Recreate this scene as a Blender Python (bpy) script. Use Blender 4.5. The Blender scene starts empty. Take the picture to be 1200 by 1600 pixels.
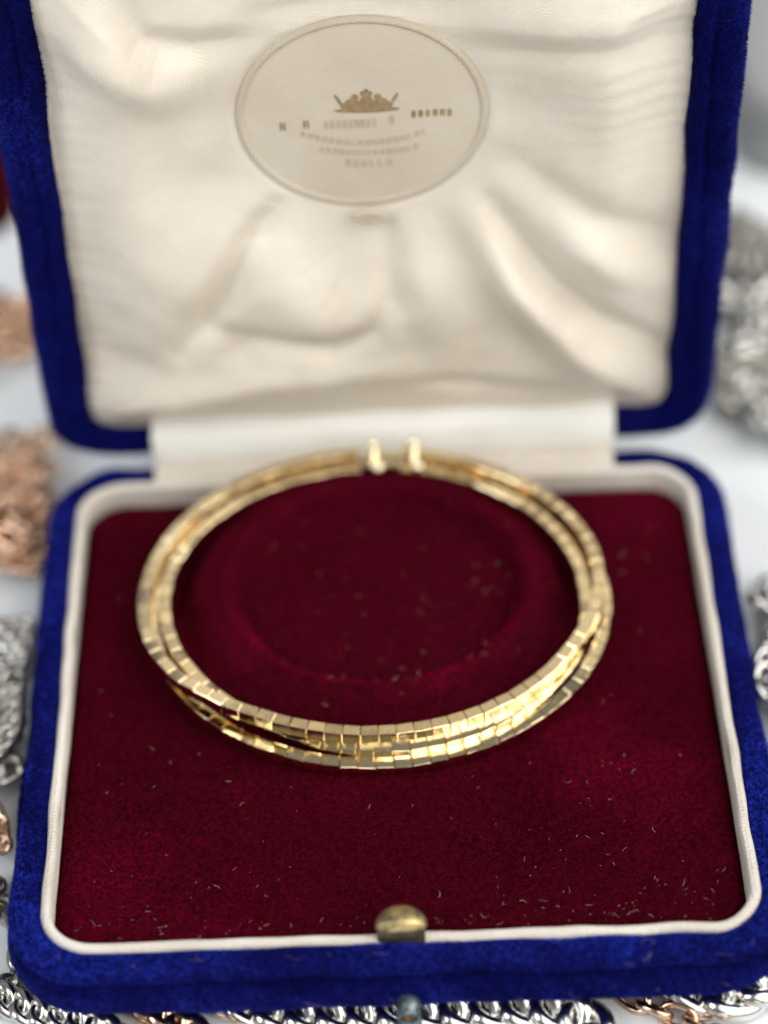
import bpy, math, random
import numpy as np
from mathutils import Vector, Matrix, noise

S = 0.001                      # everything below is written in millimetres
C = bpy.context.scene.collection
rng = np.random.default_rng(7)
random.seed(7)
R = math.radians

# ------------------------------------------------------------------ camera
FPX = 3789.2
pitch, yaw, roll = R(45.445), R(-0.108), R(-2.113)
fw = Vector((math.sin(yaw) * math.cos(pitch), math.cos(yaw) * math.cos(pitch), -math.sin(pitch)))
rt = fw.cross(Vector((0, 0, 1))).normalized()
up = rt.cross(fw)
r2 = rt * math.cos(roll) + up * math.sin(roll)
u2 = -rt * math.sin(roll) + up * math.cos(roll)
cam_loc = Vector((0.12, -172.28, 250.58)) * S
cd = bpy.data.cameras.new('camera')
cam = bpy.data.objects.new('camera', cd)
C.objects.link(cam)
m = Matrix((r2, u2, -fw)).transposed().to_4x4()
m.translation = cam_loc
cam.matrix_world = m
cd.sensor_fit = 'VERTICAL'
cd.sensor_height = 36
cd.lens = FPX / 1600 * 36
cd.clip_start = 0.005
cd.clip_end = 30
cd.dof.use_dof = True
cd.dof.focus_distance = (Vector((0, 17, 0)) * S - cam_loc).dot(fw)
cd.dof.aperture_fstop = 6.2
cd.dof.aperture_blades = 0
bpy.context.scene.camera = cam

# ------------------------------------------------------------------ world, lamps, exposure
sc = bpy.context.scene
w = bpy.data.worlds.new('World')
sc.world = w
w.use_nodes = True
nt = w.node_tree
bg = nt.nodes['Background']
wt = nt.nodes.new('ShaderNodeTexCoord')
wx = nt.nodes.new('ShaderNodeSeparateXYZ')
wm = nt.nodes.new('ShaderNodeMapRange')
wr = nt.nodes.new('ShaderNodeValToRGB')
nt.links.new(wt.outputs['Generated'], wx.inputs[0])
nt.links.new(wx.outputs['Z'], wm.inputs['Value'])
wm.inputs['From Min'].default_value = -1
nt.links.new(wm.outputs[0], wr.inputs['Fac'])
we = wr.color_ramp.elements            # dim room: darker and warmer low down, pale ceiling above
we[0].position, we[0].color = 0.47, (0.07, 0.06, 0.06, 1)
we[1].position, we[1].color = 0.80, (1.0, 1.0, 1.0, 1)
q_ = we.new(0.57); q_.color = (0.26, 0.27, 0.30, 1)
nt.links.new(wr.outputs[0], bg.inputs[0])
bg.inputs[1].default_value = 0.23
sc.view_settings.view_transform = 'Standard'
sc.view_settings.look = 'None'
sc.view_settings.exposure = 0
sc.view_settings.gamma = 1
sc.cycles.max_bounces = 8
sc.cycles.sample_clamp_indirect = 6


def lamp(name, loc, target, sx, sy, power, col):
    l = bpy.data.lights.new(name, 'AREA')
    l.shape = 'RECTANGLE'
    l.size, l.size_y = sx, sy
    l.energy = power
    l.color = col
    o = bpy.data.objects.new(name, l)
    C.objects.link(o)
    o.location = loc
    o.rotation_euler = (Vector(target) - Vector(loc)).to_track_quat('-Z', 'Y').to_euler()
    return o


kc, kt = Vector((0.90, -0.32, 1.05)), Vector((0, 0.05, 0))
ks = (kt - kc).cross(Vector((0, 0, 1))).normalized()
for k_ in (-1.8, -0.9, 0.0, 0.9, 1.8):                 # five tall panes of one window
    p_ = kc + ks * k_ * 0.5
    lamp('window_and_fill_light', p_, kt + (p_ - kc), 0.30, 1.8, 7.9, (1.0, 0.97, 0.93))
lamp('window_and_fill_light', (-0.80, -0.45, 0.85), (0, 0.05, 0), 0.35, 0.7, 6.5, (0.92, 0.96, 1.0))  # fill lamp added on the left to lift the table, not a window
for wx_ in (-0.11, 0.06, 0.23):  # unseen strips added on the camera side for bright reflections in the gold
    lamp('window_and_fill_light', (wx_, -1.0, 0.20), (0, 0.05, 0), 0.11, 0.22, 0.25, (1.0, 0.98, 0.95))

# ------------------------------------------------------------------ helpers


def mesh(name, verts, faces, smooth=True):
    me = bpy.data.meshes.new(name)
    v = np.asarray(verts, dtype=np.float64) * S
    me.from_pydata(v.tolist(), [], faces)
    me.update()
    if smooth:
        me.polygons.foreach_set('use_smooth', [True] * len(me.polygons))
    return me


def obj(name, me, mat=None, parent=None, loc=None):
    o = bpy.data.objects.new(name, me)
    C.objects.link(o)
    if mat is not None and not me.materials:
        me.materials.append(mat)
    if parent is not None:
        o.parent = parent
    if loc is not None:
        o.location = Vector(loc) * S
    return o


def tag(o, label=None, cat=None, group=None, kind=None):
    for k, v in (('label', label), ('category', cat), ('group', group), ('kind', kind)):
        if v:
            o[k] = v
    return o


def empty(name, loc=(0, 0, 0)):
    o = bpy.data.objects.new(name, None)
    C.objects.link(o)
    o.empty_display_size = 0.005
    o.location = Vector(loc) * S
    return o


def sstep(a, b, x):
    t = np.clip((x - a) / (b - a), 0, 1)
    return t * t * (3 - 2 * t)


def vnoise(x, y, z=0.0):
    return noise.noise(Vector((x, y, z)))


def rrect(x0, x1, y0, y1, r, n_edge=24, n_arc=10):
    """closed rounded rectangle, counter-clockwise: points and outward normals"""
    pts, nrm = [], []
    cs = [((x1 - r, y0 + r), -90), ((x1 - r, y1 - r), 0), ((x0 + r, y1 - r), 90), ((x0 + r, y0 + r), 180)]
    for k, ((cx, cy), a0) in enumerate(cs):
        arc = []
        for i in range(n_arc + 1):
            a = R(a0 + 90 * i / n_arc)
            arc.append(((cx + r * math.cos(a), cy + r * math.sin(a)), (math.cos(a), math.sin(a))))
        for p, n in arc:
            pts.append(p)
            nrm.append(n)
        (nx, ny), na = cs[(k + 1) % 4]
        a = R(na)
        q = (nx + r * math.cos(a), ny + r * math.sin(a))
        p = arc[-1][0]
        for i in range(1, n_edge):
            t = i / n_edge
            pts.append((p[0] + (q[0] - p[0]) * t, p[1] + (q[1] - p[1]) * t))
            nrm.append(arc[-1][1])
    return np.array(pts), np.array(nrm)


def fine_profile(prof, sub=3):
    p = [np.array(q, float) for q in prof]
    out = []
    for i in range(len(p) - 1):
        a = p[max(i - 1, 0)]; b = p[i]; c = p[i + 1]; d = p[min(i + 2, len(p) - 1)]
        for k in range(sub):
            t = k / sub
            out.append(0.5 * ((2 * b) + (-a + c) * t + (2 * a - 5 * b + 4 * c - d) * t * t + (-a + 3 * b - 3 * c + d) * t ** 3))
    out.append(p[-1])
    return np.array(out)


def sweep(pts, nrm, prof, wob=0.0, wf=0.12, seed=0.0, cap=False):
    """profile of (offset outwards, height) swept round a closed path -> verts (x, y, h), quads"""
    n, k = len(pts), len(prof)
    V = np.zeros((n, k, 3))
    for i in range(n):
        for j in range(k):
            o, h = prof[j]
            x, y = pts[i] + nrm[i] * o
            if wob:
                d = wob * vnoise(x * wf + seed, y * wf, h * wf * 1.6 + seed)
                e = wob * vnoise(x * wf * 1.3 + seed + 9, y * wf * 1.3, h * wf)
                x += nrm[i][0] * d; y += nrm[i][1] * d; h += e * 0.7
            V[i, j] = (x, y, h)
    F = []
    for i in range(n):
        a, b = i * k, ((i + 1) % n) * k
        for j in range(k - 1):
            F.append((a + j, b + j, b + j + 1, a + j + 1))
    V = V.reshape(-1, 3)
    if cap:
        F.append([i * k + k - 1 for i in range(n)])
    return V, F


def pad_grid(pts, zf, rings):
    """filled rounded rectangle as concentric rings with height zf(x, y, s)"""
    c = pts.mean(0)
    n = len(pts)
    ss = np.linspace(1, 0, rings + 1)[:-1]
    V = []
    for s in ss:
        P = c + (pts - c) * s
        V.append(np.column_stack([P, zf(P[:, 0], P[:, 1], np.full(n, s))]))
    V.append(np.array([[c[0], c[1], zf(np.array([c[0]]), np.array([c[1]]), np.array([0.0]))[0]]]))
    V = np.vstack(V)
    F = []
    for r in range(rings - 1):
        for i in range(n):
            j = (i + 1) % n
            F.append((r * n + i, r * n + j, (r + 1) * n + j, (r + 1) * n + i))
    last = (rings - 1) * n
    for i in range(n):
        F.append((last + i, last + (i + 1) % n, len(V) - 1))
    return V, F


def fnoise2(x, y, f, seed=0):
    """cheap smooth value noise on arrays"""
    r = np.random.default_rng(seed)
    T = r.random((64, 64))
    X, Y = x * f + 1000, y * f + 1000
    xi, yi = np.floor(X).astype(int), np.floor(Y).astype(int)
    fx, fy = X - xi, Y - yi
    fx, fy = fx * fx * (3 - 2 * fx), fy * fy * (3 - 2 * fy)
    g = lambda a, b: T[a % 64, b % 64]
    return ((g(xi, yi) * (1 - fx) + g(xi + 1, yi) * fx) * (1 - fy) + (g(xi, yi + 1) * (1 - fx) + g(xi + 1, yi + 1) * fx) * fy) * 2 - 1


def pile(V, F, per_mm2, length, width, lean=0.5, seed=0, keep=None, nap=(0.3, -0.2, 0), painted_sheen=None):
    """short velvet pile: thin standing triangles over the surface V, F (mm)"""
    r = np.random.default_rng(seed)
    T = []
    for f in F:
        for i in range(1, len(f) - 1):
            T.append((f[0], f[i], f[i + 1]))
    T = np.array(T)
    V = np.asarray(V, float)
    if keep is not None:
        cen = V[T].mean(1)
        T = T[keep(cen)]
    A, B, D = V[T[:, 0]], V[T[:, 1]], V[T[:, 2]]
    N = np.cross(B - A, D - A)
    area = np.linalg.norm(N, axis=1) / 2
    N = N / (2 * area[:, None] + 1e-12)
    n = int(area.sum() * per_mm2)
    idx = r.choice(len(T), n, p=area / area.sum())
    a, b = r.random(n), r.random(n)
    fl = a + b > 1
    a[fl], b[fl] = 1 - a[fl], 1 - b[fl]
    P = A[idx] + (B[idx] - A[idx]) * a[:, None] + (D[idx] - A[idx]) * b[:, None]
    Nn = N[idx]
    # brushed patches: the lean direction and strength drift slowly over the cloth
    q = P[:, 0] * 0.9 + P[:, 2] * 0.7
    q2 = P[:, 1] * 0.9 + P[:, 2] * 0.6
    l1 = 2.6 * fnoise2(q, q2, 0.09, seed + 1) + 0.8 * fnoise2(q, q2, 0.5, seed + 2) + 0.9 * fnoise2(q, q2, 2.2, seed + 5)
    l2 = 2.6 * fnoise2(q, q2, 0.09, seed + 3) + 0.8 * fnoise2(q, q2, 0.5, seed + 4) + 0.9 * fnoise2(q, q2, 2.2, seed + 6)
    L = np.column_stack([l1, l2, 0.5 * (l1 - l2)]) * lean + (nap(P) if callable(nap) else np.array(nap))
    L = np.tanh(L * 0.8) * 1.15 + r.normal(0, 0.2, (n, 3))
    d = Nn + L
    d /= np.linalg.norm(d, axis=1)[:, None]
    # keep the fibre outside the cloth
    dn = (d * Nn).sum(1)
    d += Nn * np.clip(0.25 - dn, 0, None)[:, None]
    d /= np.linalg.norm(d, axis=1)[:, None]
    # neighbouring fibres turn the same way, so a brushed patch catches the light as one
    az = r.normal(0, 0.55, (n, 3)) + 0.35 * Nn + 0.3 * L
    s = np.cross(d, az)
    s /= np.linalg.norm(s, axis=1)[:, None]
    wd = width * (0.7 + 0.6 * r.random(n))[:, None] / 2
    ln = length * (0.65 + 0.6 * r.random(n))[:, None]
    base = P - Nn * 0.03
    VV = np.stack([base - s * wd, base + s * wd, base + d * ln], 1).reshape(-1, 3) * S
    me = bpy.data.meshes.new('pile')
    me.vertices.add(3 * n)
    me.vertices.foreach_set('co', VV.ravel().astype(np.float32))
    me.loops.add(3 * n)
    me.loops.foreach_set('vertex_index', np.arange(3 * n, dtype=np.int32))
    me.polygons.add(n)
    me.polygons.foreach_set('loop_start', np.arange(0, 3 * n, 3, dtype=np.int32))
    me.polygons.foreach_set('loop_total', np.full(n, 3, dtype=np.int32))
    me.update(calc_edges=True)
    if painted_sheen is not None:                # painted nap highlight and shade per fibre, with random mottling
        at = me.attributes.new('painted_sheen', 'FLOAT', 'POINT')
        at.data.foreach_set('value', np.repeat(np.clip(painted_sheen(P), 0, 1), 3).astype(np.float32))
    return me


# ------------------------------------------------------------------ materials
def mat(name):
    m = bpy.data.materials.new(name)
    m.use_nodes = True
    return m, m.node_tree, m.node_tree.nodes['Principled BSDF']


def N_(nt, t, **kw):
    n = nt.nodes.new(t)
    for k, v in kw.items():
        setattr(n, k, v)
    return n


def ramp(nt, stops):
    r = N_(nt, 'ShaderNodeValToRGB')
    e = r.color_ramp.elements
    e[0].position, e[0].color = stops[0][0], (*stops[0][1], 1)
    e[1].position, e[1].color = stops[1][0], (*stops[1][1], 1)
    for p, c in stops[2:]:
        q = e.new(p)
        q.color = (*c, 1)
    return r


def coords(nt, kind='Object'):
    return N_(nt, 'ShaderNodeTexCoord').outputs[kind]


def noise_node(nt, scale, detail=4, rough=0.55, vec=None):
    n = N_(nt, 'ShaderNodeTexNoise')
    n.inputs['Scale'].default_value = scale
    n.inputs['Detail'].default_value = detail
    n.inputs['Roughness'].default_value = rough
    nt.links.new(vec if vec else coords(nt), n.inputs['Vector'])
    return n


def bump(nt, bs, height, strength, dist, prev=None):
    b = N_(nt, 'ShaderNodeBump')
    b.inputs['Strength'].default_value = strength
    b.inputs['Distance'].default_value = dist
    nt.links.new(height, b.inputs['Height'])
    if prev:
        nt.links.new(prev.outputs[0], b.inputs['Normal'])
    nt.links.new(b.outputs[0], bs.inputs['Normal'])
    return b


def velvet(name, dark, light, sheen_col, sheen=0.6, painted_sheen=None):
    m, nt, bs = mat(name)
    n = noise_node(nt, 1700, 3, 0.75)
    r = ramp(nt, [(0.38, dark), (0.62, light)])
    nt.links.new(n.outputs['Fac'], r.inputs['Fac'])
    nt.links.new(r.outputs[0], bs.inputs['Base Color'])
    if painted_sheen:                           # sheen and shade of the nap painted into the base colour
        n2 = N_(nt, 'ShaderNodeAttribute')
        n2.attribute_name = 'painted_sheen'
        r2 = ramp(nt, [(0.0, painted_sheen[0]), (1.0, painted_sheen[1])])
        nt.links.new(n2.outputs['Fac'], r2.inputs['Fac'])
        mx = N_(nt, 'ShaderNodeMix', data_type='RGBA', blend_type='MULTIPLY')
        mx.inputs[0].default_value = 1
        nt.links.new(r.outputs[0], mx.inputs[6])
        nt.links.new(r2.outputs[0], mx.inputs[7])
        nt.links.new(mx.outputs[2], bs.inputs['Base Color'])
    bs.inputs['Roughness'].default_value = 0.75
    bs.inputs['Specular IOR Level'].default_value = 0.03
    bs.inputs['Sheen Weight'].default_value = sheen
    bs.inputs['Sheen Roughness'].default_value = 0.4
    bs.inputs['Sheen Tint'].default_value = (*sheen_col, 1)
    return m


M = {}
M['red_cloth'] = velvet('red_velvet_ground', (0.035, 0.000, 0.004), (0.07, 0.001, 0.008), (0.5, 0.02, 0.08), 0.1)
M['red_pile'] = velvet('red_velvet_pile', (0.020, 0.0, 0.001), (0.165, 0.0005, 0.011), (0.9, 0.02, 0.2), 0.07, ((0.26, 0.3, 0.26), (2.15, 5.0, 4.0)))
M['blue_cloth'] = velvet('blue_velvet_ground', (0.001, 0.0015, 0.04), (0.003, 0.004, 0.08), (0.1, 0.1, 0.7), 0.1)
M['blue_pile'] = velvet('blue_velvet_pile', (0.0008, 0.0012, 0.045), (0.018, 0.024, 0.50), (0.34, 0.28, 1.0), 0.12, ((0.20, 0.20, 0.22), (1.9, 2.9, 1.5)))


def cloth_weave(name, col, col2, scale, strength, rough=0.85, sheen=0.2, spec=0.2, aniso=0.0):
    m, nt, bs = mat(name)
    tc = coords(nt)
    n = noise_node(nt, 60, 5, vec=tc)
    r = ramp(nt, [(0.3, col), (0.72, col2)])
    nt.links.new(n.outputs['Fac'], r.inputs['Fac'])
    nt.links.new(r.outputs[0], bs.inputs['Base Color'])
    v = N_(nt, 'ShaderNodeTexVoronoi')
    v.inputs['Scale'].default_value = scale
    v.inputs['Randomness'].default_value = 0.35
    nt.links.new(tc, v.inputs['Vector'])
    b1 = bump(nt, bs, v.outputs['Distance'], strength, 0.0002)
    n2 = noise_node(nt, 500, 4, vec=tc)
    bump(nt, bs, n2.outputs['Fac'], 0.35, 0.0003, b1)
    bs.inputs['Roughness'].default_value = rough
    bs.inputs['Specular IOR Level'].default_value = spec
    bs.inputs['Sheen Weight'].default_value = sheen
    bs.inputs['Anisotropic'].default_value = aniso
    return m


M['cord'] = cloth_weave('cream_ribbon', (0.56, 0.50, 0.42), (0.76, 0.72, 0.66), 1900, 1.0)
M['cord_wall'] = cloth_weave('cream_wall_cloth', (0.55, 0.49, 0.42), (0.66, 0.60, 0.52), 2200, 0.6)
M['satin'] = cloth_weave('cream_satin', (0.64, 0.565, 0.455), (0.79, 0.72, 0.61), 3000, 0.3, rough=0.36, sheen=0.12, spec=0.9)
M['badge'] = cloth_weave('badge_satin', (0.58, 0.50, 0.39), (0.66, 0.59, 0.475), 3000, 0.3, rough=0.5, sheen=0.1, spec=0.4)
M['tape'] = cloth_weave('white_tape', (0.74, 0.73, 0.68), (0.82, 0.81, 0.76), 2600, 0.5)
M['piping'] = cloth_weave('badge_piping', (0.52, 0.445, 0.335), (0.60, 0.52, 0.41), 2600, 0.5, rough=0.6)


def gold_mat(name, col, col2, rough, wave=0.25, wscale=340):
    m, nt, bs = mat(name)
    tc = coords(nt)
    oi = N_(nt, 'ShaderNodeObjectInfo')
    n = noise_node(nt, 700, 3, vec=tc)
    r = ramp(nt, [(0.35, col), (0.7, col2)])
    nt.links.new(n.outputs['Fac'], r.inputs['Fac'])
    nt.links.new(r.outputs[0], bs.inputs['Base Color'])
    bs.inputs['Metallic'].default_value = 1
    # each piece has its own dishing and its own fine scratches
    ad = N_(nt, 'ShaderNodeVectorMath', operation='ADD')
    sc_ = N_(nt, 'ShaderNodeVectorMath', operation='SCALE')
    cb = N_(nt, 'ShaderNodeCombineXYZ')
    nt.links.new(oi.outputs['Random'], cb.inputs[0])
    nt.links.new(oi.outputs['Random'], cb.inputs[1])
    nt.links.new(cb.outputs[0], sc_.inputs[0])
    sc_.inputs['Scale'].default_value = 3.7
    nt.links.new(tc, ad.inputs[0])
    nt.links.new(sc_.outputs[0], ad.inputs[1])
    n1 = noise_node(nt, wscale, 1, vec=ad.outputs[0])
    b1 = bump(nt, bs, n1.outputs['Fac'], wave, 0.0006)
    mp = N_(nt, 'ShaderNodeMapping')
    mp.inputs['Scale'].default_value = (1, 9, 9)
    nt.links.new(ad.outputs[0], mp.inputs[0])
    n2 = noise_node(nt, 2200, 3, vec=mp.outputs[0])
    bump(nt, bs, n2.outputs['Fac'], 0.10, 0.00006, b1)
    rr = N_(nt, 'ShaderNodeMapRange')
    rr.inputs['To Min'].default_value = rough
    rr.inputs['To Max'].default_value = rough + 0.08
    nt.links.new(n2.outputs['Fac'], rr.inputs['Value'])
    nt.links.new(rr.outputs[0], bs.inputs['Roughness'])
    return m


M['gold'] = gold_mat('yellow_gold', (0.95, 0.775, 0.47), (0.97, 0.82, 0.54), 0.02, 0.07)
M['gold_dished'] = gold_mat('yellow_gold_dished', (0.95, 0.765, 0.45), (0.97, 0.81, 0.52), 0.02, 0.12, 300)
M['gold_core'] = gold_mat('gold_core', (0.30, 0.18, 0.06), (0.40, 0.26, 0.10), 0.4, 0.1)
M['silver_gilt'] = gold_mat('pale_gold', (0.96, 0.84, 0.58), (0.97, 0.90, 0.70), 0.2, 0.1)
M['silver'] = gold_mat('silver', (0.62, 0.61, 0.58), (0.80, 0.79, 0.76), 0.14, 0.12)
M['silver_dull'] = gold_mat('oxidised_silver', (0.36, 0.35, 0.32), (0.60, 0.58, 0.53), 0.25, 0.12)
M['rose'] = gold_mat('rose_gold', (0.66, 0.43, 0.29), (0.78, 0.56, 0.41), 0.14, 0.12)


def patina(name, stops, rough0, rough1, scale=650):
    m, nt, bs = mat(name)
    n = noise_node(nt, scale, 8, 0.65)
    r = ramp(nt, stops)
    nt.links.new(n.outputs['Fac'], r.inputs['Fac'])
    nt.links.new(r.outputs[0], bs.inputs['Base Color'])
    bs.inputs['Metallic'].default_value = 0.85
    rr = N_(nt, 'ShaderNodeMapRange')
    rr.inputs['To Min'].default_value = rough1
    rr.inputs['To Max'].default_value = rough0
    nt.links.new(n.outputs['Fac'], rr.inputs['Value'])
    nt.links.new(rr.outputs[0], bs.inputs['Roughness'])
    n2 = noise_node(nt, 1500, 6, 0.7)
    bump(nt, bs, n2.outputs['Fac'], 0.5, 0.0002)
    return m


M['brass'] = patina('tarnished_brass', [(0.34, (0.10, 0.14, 0.13)), (0.44, (0.36, 0.27, 0.13)), (0.60, (0.66, 0.50, 0.24)), (0.75, (0.78, 0.62, 0.36))], 0.3, 0.5)
M['brass_dark'] = patina('dark_brass', [(0.35, (0.07, 0.08, 0.08)), (0.5, (0.19, 0.15, 0.09)), (0.7, (0.42, 0.30, 0.15))], 0.4, 0.6)
M['steel_dark'] = patina('dark_steel', [(0.35, (0.03, 0.05, 0.06)), (0.55, (0.12, 0.17, 0.19)), (0.7, (0.42, 0.48, 0.48))], 0.35, 0.5, 700)
M['rust'] = patina('rusty_bronze', [(0.35, (0.05, 0.025, 0.015)), (0.55, (0.20, 0.11, 0.06)), (0.7, (0.40, 0.25, 0.13))], 0.5, 0.7, 1400)

m, nt_, bs = mat('table_top')
n = noise_node(nt_, 14, 5)
r = ramp(nt_, [(0.35, (0.76, 0.80, 0.83)), (0.7, (0.84, 0.88, 0.90))])
nt_.links.new(n.outputs['Fac'], r.inputs['Fac']); nt_.links.new(r.outputs[0], bs.inputs['Base Color'])
bs.inputs['Roughness'].default_value = 0.35
M['table'] = m
m, nt_, bs = mat('lint')
bs.inputs['Base Color'].default_value = (0.46, 0.33, 0.31, 1)
bs.inputs['Roughness'].default_value = 0.8
M['lint'] = m
m, nt_, bs = mat('gilt_print')
n = noise_node(nt_, 900, 3)
r = ramp(nt_, [(0.3, (0.22, 0.14, 0.065)), (0.7, (0.38, 0.27, 0.14))])
nt_.links.new(n.outputs['Fac'], r.inputs['Fac']); nt_.links.new(r.outputs[0], bs.inputs['Base Color'])
bs.inputs['Roughness'].default_value = 0.5
M['gilt'] = m
m, nt_, bs = mat('faded_print')
n = noise_node(nt_, 900, 3)
r = ramp(nt_, [(0.3, (0.48, 0.36, 0.25)), (0.7, (0.56, 0.45, 0.33))])
nt_.links.new(n.outputs['Fac'], r.inputs['Fac']); nt_.links.new(r.outputs[0], bs.inputs['Base Color'])
M['print'] = m
m, nt_, bs = mat('grey_card')
n = noise_node(nt_, 30, 4)
r = ramp(nt_, [(0.3, (0.27, 0.28, 0.28)), (0.7, (0.33, 0.335, 0.33))])
nt_.links.new(n.outputs['Fac'], r.inputs['Fac']); nt_.links.new(r.outputs[0], bs.inputs['Base Color'])
bs.inputs['Roughness'].default_value = 0.7
M['grey'] = m
M['maroon'] = velvet('maroon_leatherette', (0.03, 0.0006, 0.002), (0.05, 0.001, 0.004), (0.4, 0.1, 0.1), 0.02)

# ------------------------------------------------------------------ table
TZ = -13.0
tv = [(-1500, -900, TZ), (1500, -900, TZ), (1500, 1500, TZ), (-1500, 1500, TZ),
      (-1500, -900, TZ - 30), (1500, -900, TZ - 30), (1500, 1500, TZ - 30), (-1500, 1500, TZ - 30)]
tf = [(0, 1, 2, 3), (7, 6, 5, 4), (0, 4, 5, 1), (1, 5, 6, 2), (2, 6, 7, 3), (3, 7, 4, 0)]
t = obj('table_top', mesh('table_top', tv, tf, False), M['table'])
tag(t, kind='structure')

# ------------------------------------------------------------------ jewellery box
box = empty('jewellery_box', (0, 41, -8.5))
tag(box, 'open blue velvet jewellery case lined with cream satin and holding a dark red velvet pad', 'jewellery box')
bo = Vector((0, 41, -8.5)) * S


def part(name, me, mt, parent=box, **kw):
    o = obj(name, me, mt, parent)
    if parent is box:
        o.location = -bo
    return o


BP, BN = rrect(-45, 45, 0, 82, 6.5, 60, 14)
base_prof = fine_profile([(-0.35, -1.8), (-0.1, -0.7), (0.35, -0.05), (1.4, 0.35), (2.7, 0.25), (3.7, -0.35), (4.0, -1.1),
                          (3.3, -1.9), (3.4, -2.5), (4.5, -3.7), (4.9, -5.9), (4.4, -7.3), (3.3, -8.2), (1.5, -8.5), (-2, -8.5)], 3)
V, F = sweep(BP, BN, base_prof, 0.5, 0.13, 3.0, cap=True)
base = part('base_shell', mesh('base_shell', V, F), M['blue_cloth'])
Fq = [tuple(reversed(f)) for f in F if len(f) == 4]


def density_pile(name, V, F, near, dens_near, dens_far, length, wnear, wfar, parent, mtl, seed, lean, nap, painted_sheen=None):
    pm = pile(V, F, dens_near, length, wnear, lean, seed, keep=near, nap=nap, painted_sheen=painted_sheen)
    pm2 = pile(V, F, dens_far, length, wfar, lean, seed, keep=lambda c: ~near(c), nap=nap, painted_sheen=painted_sheen)
    for me_ in (pm, pm2):
        o = obj(name, me_, mtl, parent)
        o['kind'] = 'stuff'


def base_painted_sheen(P):
    """sheen painted on the lip crest and bottom edge, shade in the groove, over random mottling"""
    x, y, z = P.T
    q, q2 = x + 0.5 * z, y + 0.9 * z
    v = 0.28 + 0.24 * fnoise2(q, q2, 0.11, 71) + 0.16 * fnoise2(q, q2, 0.45, 72) + 0.12 * fnoise2(q * 1.0, q2 * 0.5, 1.6, 73)
    return v + 0.42 * sstep(-0.9, 0.1, z) + 0.16 * sstep(-6.2, -7.6, z) - 0.25 * np.exp(-((z + 2.6) / 1.1) ** 2)


def lid_painted_sheen(P):  # painted sheen on the outer lip, painted shade along the inside, random mottling
    x, y, z = P.T
    v = 0.20 + 0.22 * fnoise2(x + z * 0.1, z, 0.10, 81) + 0.14 * fnoise2(x + y, z, 0.5, 82) + 0.08 * fnoise2(x + y, z, 1.5, 83)
    edge = np.maximum(np.abs(x + 0.45) - 46.5, 0)
    return v + 0.18 * sstep(0.2, 1.8, edge) - 0.22 * sstep(1.0, -0.5, np.abs(x + 0.45) - 43.0)


density_pile('velvet_pile', V, Fq, lambda c: (c[:, 1] < 30) & (c[:, 2] > -8.45), 80, 24, 0.42, 0.05, 0.09, base,
             M['blue_pile'], 11, 0.9, (0.0, -0.1, -0.1), base_painted_sheen)

# cream ribbon round the rim and the inner wall
cp = fine_profile([(0.25, -0.5), (0.1, 0.15), (-0.3, 0.5), (-0.7, 0.52), (-1.05, 0.34), (-1.22, -0.2), (-1.2, -0.9)], 3)
V, F = sweep(BP, BN, cp, 0.28, 0.16, 8.0)
part('rim_ribbon', mesh('rim_ribbon', V, F), M['cord'])
wp = [(-1.15, -0.6), (-1.25, -2.5), (-1.3, -6.5)]
V, F = sweep(BP, BN, wp, 0.12, 0.16, 5.0)
part('inner_wall', mesh('inner_wall', V, F), M['cord_wall'])

# the red pad: raised platform inside the bangle with a shallow round hollow
PX, PY = -1.9, 58.0


def pad_z(x, y, s=None):
    e = np.sqrt(((x - PX) / 27.6) ** 2 + ((y - PY) / 22.6) ** 2)
    top = 3.0 + 0.15 * (y - 57)
    z = -2.3 + top * sstep(1.03, np.where(y > 57, 0.90, 0.82), e)
    d = np.sqrt(((x + 1.6) / 20.3) ** 2 + ((y - 59.5) / 16.2) ** 2)
    z = z - 2.3 * sstep(1.02, 0.91, d) + 0.8 * np.exp(-((d - 1.065) / 0.045) ** 2)
    z = z + 0.10 * fnoise2(x, y, 0.18, 5) + 0.05 * fnoise2(x, y, 0.6, 6)
    return z


PP, PN = rrect(-43.75, 43.75, 1.4, 80.4, 5.2, 60, 12)


def pad_zz(x, y, s):
    return pad_z(x, y) - 1.3 * sstep(0.965, 1.0, s) ** 2


V, F = pad_grid(PP, pad_zz, 110)
pad = part('velvet_pad', mesh('velvet_pad', V, F), M['red_cloth'])


def pad_nap(P):
    """which way the pad's pile has been stroked: inwards round the hollow, away from the front corner, forwards in between"""
    x, y = P[:, 0], P[:, 1]
    d = np.sqrt(((x + 1.6) / 20.3) ** 2 + ((y - 59.5) / 16.2) ** 2)
    ang = np.arctan2((y - 59.5) / 16.2, (x + 1.6) / 20.3)
    w_ = 2.4 * np.exp(-((d - 1.04) / 0.16) ** 2)
    nx, ny = -np.cos(ang) * w_, -np.sin(ang) * w_ * 1.3
    g = lambda cx, cy, sx, sy: np.exp(-((x - cx) / sx) ** 2 - ((y - cy) / sy) ** 2)
    ny = ny - 0.9 + 2.6 * g(-38, 9, 12, 14) + 2.6 * g(34, 70, 14, 14) + 1.5 * g(24, 24, 16, 10) + 2.0 * g(-2, 78, 14, 4) + 1.2 * g(-30, 70, 10, 10)
    nx = nx - 1.2 * g(-38, 9, 12, 14)
    return np.column_stack([nx, ny, np.zeros(len(x))])


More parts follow.
